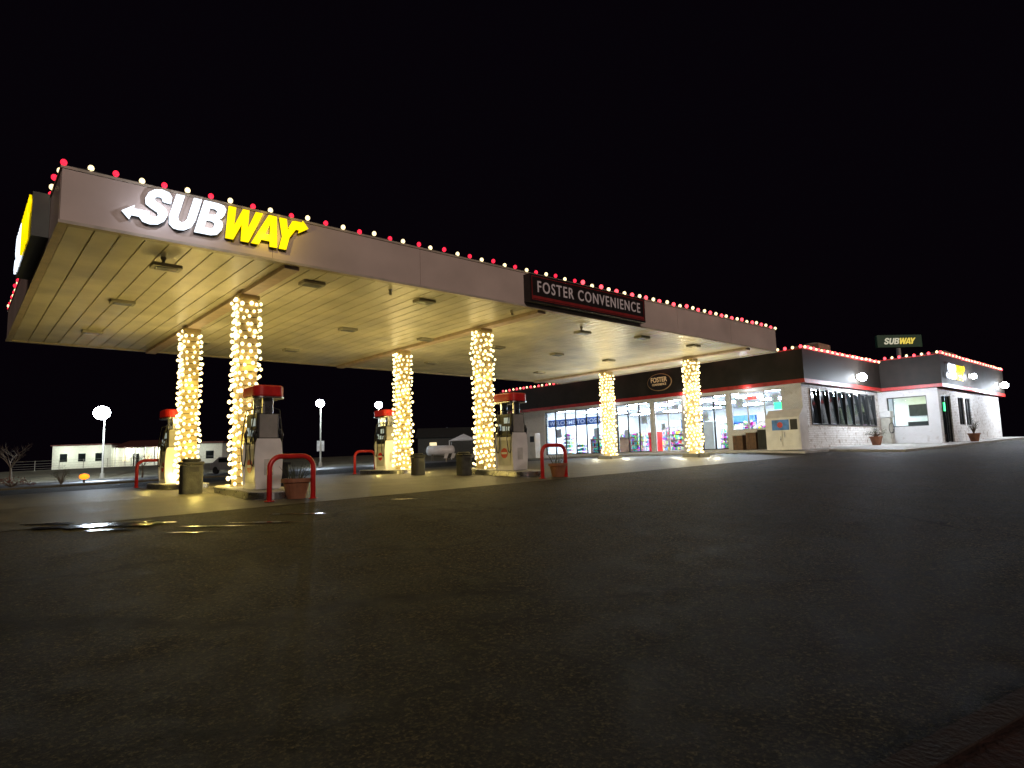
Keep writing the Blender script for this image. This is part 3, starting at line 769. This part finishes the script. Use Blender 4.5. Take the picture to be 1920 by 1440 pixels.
part(wb,'strip',MB().box(.14,.145,-5.6,0,-.08,.42),'bluelit')
part(wb,'lettering',put(textmesh('WELCOME TO FOSTER',5.3,.27,.006,0,.01),FX,(.15,.04,-.135)),'letterlit')
ov=thing('oval_sign','dark oval sign with cream store name on the parapet','sign',(X0-O-.01,22.5,4.22))
def oval(a,b,n=36): return [(a*math.cos(2*math.pi*i/n),b*math.sin(2*math.pi*i/n)) for i in range(n)]
part(ov,'rim',MB().poly(oval(.86,.52),FX,.06),'rim')
part(ov,'face',MB().poly(oval(.82,.48),lambda a,b,c:FX(a,b,c+.062),.01),'boardblack')
part(ov,'lettering',put(textmesh('FOSTER',1.15,.3,.01,0,.02),FX,(-.575,.0,.075)),'cream')
part(ov,'small_lettering',put(textmesh('CONVENIENCE',1.0,.13,.01,0,.01),FX,(-.5,-.2,.075)),'cream')
sandwich((42.55,YW-O-.03,3.8),FY,3.9,.9,'lit SUBWAY letters with white and yellow faces on dark parapet',back=False,d=.05)
ps=thing('pole_sign','green roadside pole sign with white and yellow lettering','pole sign',(57.3,17.45,1.0),rz=-math.radians(38))
part(ps,'pole',MB().cyl((0,.1,-1.2),(0,.1,6.9),.16,n=14),'offwhite')
part(ps,'panel',MB().rprism(0,0,1.9,.15,.05,6.95,7.95,3),'green')
o_=.5; sx_=3.1/6.45
part(ps,'white_lettering',put(glyphs([(G['S'],o_),(G['U'],o_+.87),(G['B'],o_+1.77)],sx_,.5,.01),FY,(-1.6,7.2,.155)),'polew')
part(ps,'yellow_lettering',put(glyphs([(G['W'],o_+2.6),(G['A'],o_+3.72),(G['Y'],o_+4.46)],sx_,.5,.01),FY,(-1.6,7.2,.155)),'dimy')

# storefront objects
ib=thing('ice_chest','white outdoor ice chest with sloped front and blue picture','ice chest',(30.6,14.55,gz(31,14.7)+.09))
part(ib,'body',MB().add([(-.4,-.85,0),(.45,-.85,0),(.45,-.85,1.95),(-.0,-.85,1.95),(-.4,-.85,1.55),(-.4,.85,0),(.45,.85,0),(.45,.85,1.95),(-.0,.85,1.95),(-.4,.85,1.55)],[(0,1,2,3,4),(9,8,7,6,5),(0,4,9,5),(4,3,8,9),(3,2,7,8),(2,1,6,7),(1,0,5,6)]),'white')
for a,b in ((-.8,-.03),(.03,.8)): part(ib,'door',MB().box(-.43,-.403,a,b,.2,1.5),'white')
part(ib,'picture',MB().box(-.436,-.4305,-.15-.2,.5,.95,1.45),'blue')
part(ib,'red_mark',MB().cyl((-.441,.1,1.2),(-.4365,.1,1.2),.14,n=16),'red')
part(ib,'dark_band',MB().box(-.436,-.4305,-.75,-.4,.95,1.45),'bindark')
for a,b,c in ((-.1,.6,.85),(.1,.4,.65)): part(ib,'handle',MB().cyl((-.46,a,b),(-.46,a,c),.018),'steel')
for k,y in enumerate((17.4,16.65,16.0)):
    b=thing('outdoor_display_bin','brown slatted display bin beside the store window','display bin',(31.3,y,gz(31.3,y)+.09),group='brown display bins')
    mb=MB().box(-.27,.27,-.28,.28,0,.75+.12*k)
    for q in range(5): mb.box(-.29,-.272,-.27+q*.11,-.19+q*.11,.05,.7+.12*k)
    part(b,'crate',mb,'wood' if k!=2 else 'bindark'); part(b,'top_board',MB().box(-.3,.3,-.31,.31,.752+.12*k,.8+.12*k),'offwhite')
ks=thing('payment_kiosk','slim white payment kiosk with dark screen near the store','kiosk',(30.4,32.2,gz(30.4,32)+.09))
part(ks,'body',MB().rprism(0,0,.25,.3,.04,0,1.7,4,.02),'white'); part(ks,'screen',MB().box(-.262,-.252,-.2,.2,1.1,1.5),'black')
am=thing('air_machine','grey tyre air machine with coiled hose by the side wall','air machine',(41.3,13.6,gz(41,13.6)+.1))
part(am,'body',MB().rprism(0,0,.22,.25,.04,.0,1.5,4,.02),'fix'); part(am,'head',MB().rprism(0,0,.26,.29,.05,1.51,1.9,4,.02),'offwhite')
part(am,'hose',MB().tube([(-.24+.1*math.sin(t*.4),-.3-.12*math.cos(t),.9+.3*math.sin(t)) for t in [i*.4 for i in range(32)]],.02,6),'rubber')
def shrub(name,x,y,w,h,m,label,pot=False,nl=260,off=0.0):
    s=thing(name,label,'shrub',(x,y,gz(x,y)+off))
    b=0
    if pot: part(s,'pot',MB().lathe([(.2,0),(.3,.4),(.33,.42),(.33,.48),(.27,.48)]),'terra'); b=.45
    st=MB(); lf=MB()
    for i in range(24):
        a=random.random()*6.28; r=random.uniform(.2,1)
        e=Vector((math.cos(a)*w*r,math.sin(a)*w*r,b+h*random.uniform(.4,1)*(1.15-r*.5))); st.tube([(0,0,b),e*.5+Vector((0,0,b*.5+.05)),e],[.02,.012,.004],4)
        for q in range(nl//24):
            c=e+Vector([random.gauss(0,.13*w),random.gauss(0,.13*w),random.gauss(0,.1*h)]); sz=.05*max(w,.6)
            u=Vector([random.uniform(-1,1) for _ in range(3)]).normalized()*sz; v=u.orthogonal().normalized()*sz*.6
            lf.add([c-u,c+v,c+u,c-v],[(0,1,2,3)])
    part(s,'branches',st,'bark'); part(s,'leaves',lf,m); return s
shrub('shrub',38.2,13.2,.5,.5,'leaf','bushy plant in round terracotta pot by stone wall',True,off=.1)
shrub('shrub',45.6,10.4,.35,.9,'leaf','tall potted plant beside the side entrance',True,off=.1)
shrub('shrub',5.2,47.3,.5,1.1,'leaf','small leafy bush on the grass verge',off=.1)
shrub('shrub',2.9,48.6,1.1,.55,'redleaf','low spreading reddish bush on the verge',off=.1)
def baretree(x,y,h,label,seed):
    random.seed(seed)
    t=thing('bare_tree',label,'tree',(x,y,gz(x,y)),group='leafless trees')
    tr=MB(); cr=MB()
    tr.tube([(0,0,-.2),(.02,0,h*.15),(0,.03,h*.35)],[.035*h,.028*h,.02*h],8)
    def br(p,d,L,r,k):
        q=p+d*L*.5+Vector([random.gauss(0,.04*L) for _ in range(3)]); e=p+d*L
        cr.tube([p,q,e],[r,r*.8,r*.5],4)
        if k==0: return
        for i in range(random.choice((2,3,3))):
            nd=(d+Vector((random.gauss(0,.5),random.gauss(0,.5),random.gauss(.12,.3)))).normalized(); br(e if i else q,nd,L*random.uniform(.6,.8),r*.55,k-1)
    for i in range(5):
        a=i*1.26+random.random(); br(Vector((0,.03,h*.33)),Vector((math.cos(a)*.6,math.sin(a)*.6,1)).normalized(),h*.25,.014*h,4)
    part(t,'trunk',tr,'bark'); part(t,'crown',cr,'bark')
baretree(4.5,77,4.2,'small leafless tree beside the far road',3); baretree(12.8,63.5,2.6,'thin leafless sapling near the low white building',5); baretree(1,88,5,'small leafless tree beside the far road',8)
random.seed(21)

# ------------------------------------------------------------ background
def streetlamp(x,y,zt,pw,label,banner=False,head=.32):
    g=gz(x,y); s=thing('street_lamp',label,'street lamp',(x,y,g),group='tall street lamps'); H=zt-g
    part(s,'pole',MB().cyl((0,0,0),(0,0,H+.1),.11,.07,12).cyl((0,0,0),(0,0,.5),.22,.2,14),'fix')
    part(s,'arm',MB().tube([(0,0,H),(-.1,-.15,H+.3),(-.25,-.4,H+.42)],.04,8),'fix')
    part(s,'lamp_head',MB().rprism(-.25,-.3,.25,.3,.1,H+head*.5,H+head*.5+.14,5,.03),'fix')
    part(s,'lamp_lens',MB().ico((-.35,-.6,H),head,3,(1,1,.9)),'lamp',smooth=True)
    if banner: part(s,'banner',MB().box(-.45,.45,-.02,.0,1.8,3.0),'offwhite')
    lamp('street_lamp_light',(x-1.0,y-1.9,zt-.3),pw,(.72,.86,1),0)
streetlamp(12.2,79,5.95,5000,'tall street lamp with a very bright white head by the road',head=.78)
streetlamp(32.7,71.2,7.0,1300,'tall street lamp with banner beside the road',True,.5)
streetlamp(42.9,75.6,7.5,1000,'tall street lamp with a white head beyond the road',head=.5)
hb=thing('low_building','long low white building with dark red roof and lit porch','building',(12.6,121,gz(20,112)),rz=-math.radians(41))
part(hb,'wall',MB().box(0,9,-1,6,-1,3.4).box(9,17,1,6,-1,2.9).box(17,25.5,0,6,-1,3.2),'house')
part(hb,'roof',MB().add([(8.6,-.8,2.95),(17.3,-.8,2.95),(17.3,6.3,2.95),(8.6,6.3,2.95),(9.6,2.7,4.1),(16.3,2.7,4.1)],[(0,1,5,4),(1,2,5),(2,3,4,5),(3,0,4),(0,3,2,1)]).box(-.2,9.15,-1.2,6.2,3.41,3.6).box(17.35,25.8,-.3,6.3,3.21,3.5),'roofred')
for i in range(6): part(hb,'porch_post',MB().box(9.3+i*1.5,9.42+i*1.5,-.6,-.48,-1,2.94),'white')
for a,b,c in ((1.2,1.0,2.2),(4.0,1.0,2.2),(6.6,1.0,2.2)): part(hb,'window',MB().box(a,a+1.1,-1.06,-1.003,b,c),'darkglass')
part(hb,'door',MB().box(11.2,12.1,.94,.998,-.3,2.0),'darkglass')
for a in (10.2,13.5,15.5): part(hb,'window',MB().box(a-.6,a+.4,.94,.997,.9,2.0),'warmwin')
for a in (18,20.5,23): part(hb,'window',MB().box(a,a+1.2,-.06,-.003,.9,2.1),'darkglass')
hbz=gz(20,112)
def hloc(a,b,c):
    r=-math.radians(41); return (12.6+a*math.cos(r)-b*math.sin(r),121+a*math.sin(r)+b*math.cos(r),hbz+c)
for a,b,pw in ((2,-3.5,330),(6.5,-3.5,300),(11,-.2,200),(15,-.2,200),(22,-3,180)): lamp('porch_light',hloc(a,b,2.4),pw,(.88,1,.88),0)
fe=thing('wire_fence','low wire fence with thin posts in front of the white building','fence',(0,0,0))
fp=[(6+i*2.4,104-i*1.6) for i in range(12)]
for (x,y) in fp: part(fe,'post',MB().cyl((x,y,gz(x,y)-.1),(x,y,gz(x,y)+1.3),.04,n=6),'fix')
mb=MB()
for h in (.3,.6,.9,1.25): mb.tube([(x,y,gz(x,y)+h) for x,y in fp],.015,4)
part(fe,'wires',mb,'fix')
ol=thing('orange_lantern','round glowing orange lantern on a short post','lantern',(7.2,53.5,gz(7.2,53.5)))
part(ol,'globe',MB().ico((0,0,.45),.25,2,(1.25,1,.8)),'orange',smooth=True); part(ol,'post',MB().cyl((0,0,0),(0,0,.25),.06),'bindark')
lamp('lantern_glow',(7.2,53.0,gz(7.2,53)+.7),8,(1,.3,.05),0)
def car(x,y,rz):
    c=thing('parked_car','grey hatchback with its headlights on near the road','car',(x,y,gz(x,y)),rz)
    prof=[(-2.1,.35),(-2.15,.75),(-1.2,.95),(-.55,1.42),(.9,1.45),(1.7,1.0),(2.05,.9),(2.1,.35)]
    fr=lambda a,b,cc:(cc-.85,a,b)
    part(c,'body',MB().poly(prof,fr,1.7),'carp')
    part(c,'windscreen',MB().add([(-.7,-1.22,.965),(.7,-1.22,.965),(.62,-.6,1.41),(-.62,-.6,1.41)],[(0,1,2,3)]),'darkglass')
    for s in (-1,1):
        part(c,'headlight',MB().ico((s*.62,-2.14,.68),.13,2,(1.3,.4,.8)),'head',smooth=True)
        part(c,'side_window',MB().box(s*.852-.004,s*.852+.004,-.7,1.0,.98,1.34),'darkglass')
        for yy in (-1.35,1.35):
            part(c,'wheel',MB().cyl((s*.7,yy,.32),(s*.88,yy,.32),.32,n=20),'rubber')
    return c
car(18.6,57.5,.35)
tk=thing('storage_tank','white horizontal storage tank on two saddles','tank',(44,63,gz(44,63)),rz=-.6)
part(tk,'shell',MB().tube([(-1.7,0,1.2),(-1.6,0,1.2),(-1.4,0,1.2),(1.4,0,1.2),(1.6,0,1.2),(1.7,0,1.2)],[.1,.45,.6,.6,.45,.1],16),'white',smooth=True)
for a in (-1.1,.9): part(tk,'saddle',MB().box(a,a+.2,-.4,.4,0,.75),'concrete')
gb=thing('gazebo','small white canopy tent with peaked roof','tent',(49,65,gz(49,65)),rz=-.7)
part(gb,'roof',MB().add([(-1.8,-1.8,2.3),(1.8,-1.8,2.3),(1.8,1.8,2.3),(-1.8,1.8,2.3),(0,0,3.2)],[(0,1,4),(1,2,4),(2,3,4),(3,0,4),(0,3,2,1)]),'white')
for a in (-1.7,1.7):
    for b in (-1.7,1.7): part(gb,'leg',MB().box(a-.05,a+.05,b-.05,b+.05,0,2.3),'white')
br_=thing('striped_barrier','low black and white striped road barrier','barrier',(37,49,gz(37,49)),rz=-.7)
mb=MB(); mw=MB()
for i in range(12):
    (mb if i%2 else mw).add([( -2+i*.33,0,.35),(-2+i*.33+.33,0,.35),(-2+i*.33+.5,0,.8),(-2+i*.33+.17,0,.8),( -2+i*.33,.05,.35),(-2+i*.33+.33,.05,.35),(-2+i*.33+.5,.05,.8),(-2+i*.33+.17,.05,.8)],[(0,1,2,3),(7,6,5,4),(0,4,5,1),(3,2,6,7),(0,3,7,4),(1,5,6,2)])
part(br_,'white_stripe',mw,'white'); part(br_,'black_stripe',mb,'black')
for a in (-1.8,1.7): part(br_,'leg',MB().box(a,a+.1,-.2,.25,0,.35),'fix')
fh=thing('distant_house','small dark house with pale gable beyond the road','house',(66,92,gz(66,92)),rz=-.7)
part(fh,'wall',MB().box(-5,5,-3,3,0,2.8),'bin'); part(fh,'roof',MB().add([(-5.4,-3.4,2.82),(5.4,-3.4,2.82),(5.4,3.4,2.82),(-5.4,3.4,2.82),(-5.4,0,4.6),(5.4,0,4.6)],[(0,1,5,4),(2,3,4,5),(0,4,3),(1,2,5),(0,3,2,1)]),'bindark')
part(fh,'window',MB().box(-3,-1.8,-3.05,-3.003,1,2),'warmwin')

# ------------------------------------------------------------ world, added fill sun
w=bpy.data.worlds.new('World'); SC.world=w; w.use_nodes=True
n=w.node_tree.nodes; l=w.node_tree.links; bg=n['Background']
sky=n.new('ShaderNodeTexSky'); sky.sky_type='NISHITA'; sky.sun_disc=False; sky.sun_elevation=math.radians(-4); sky.sun_rotation=math.radians(200)
mx=n.new('ShaderNodeMix'); mx.data_type='RGBA'; mx.inputs[0].default_value=.985
l.new(sky.outputs[0],mx.inputs[6]); mx.inputs[7].default_value=(.0016,.0008,.002,1)
l.new(mx.outputs[2],bg.inputs['Color']); bg.inputs['Strength'].default_value=1
sd=bpy.data.lights.new('fill_sun','SUN'); sd.energy=.78; sd.angle=math.radians(10); sd.color=(1,.8,.67)  # warm sun added behind the camera to brighten fascia and asphalt
so=link(bpy.data.objects.new('fill_sun',sd)); so.rotation_euler=Vector((.25,.85,-.36)).to_track_quat('-Z','Y').to_euler()

# ------------------------------------------------------------ camera
f=1196.0
Xc=Vector((1366,-98,-f)).normalized(); Yc=Vector((-1060,-170,-f)); Yc=(Yc-Xc*Yc.dot(Xc)).normalized(); Zc=Xc.cross(Yc)
R=Matrix((Xc,Yc,Zc)).to_4x4()
cd=bpy.data.cameras.new('camera'); cam=link(bpy.data.objects.new('camera',cd)); cam.matrix_world=R
cd.sensor_width=36; cd.lens=36*f/1920; cd.clip_end=2000; cd.clip_start=.05
SC.camera=cam
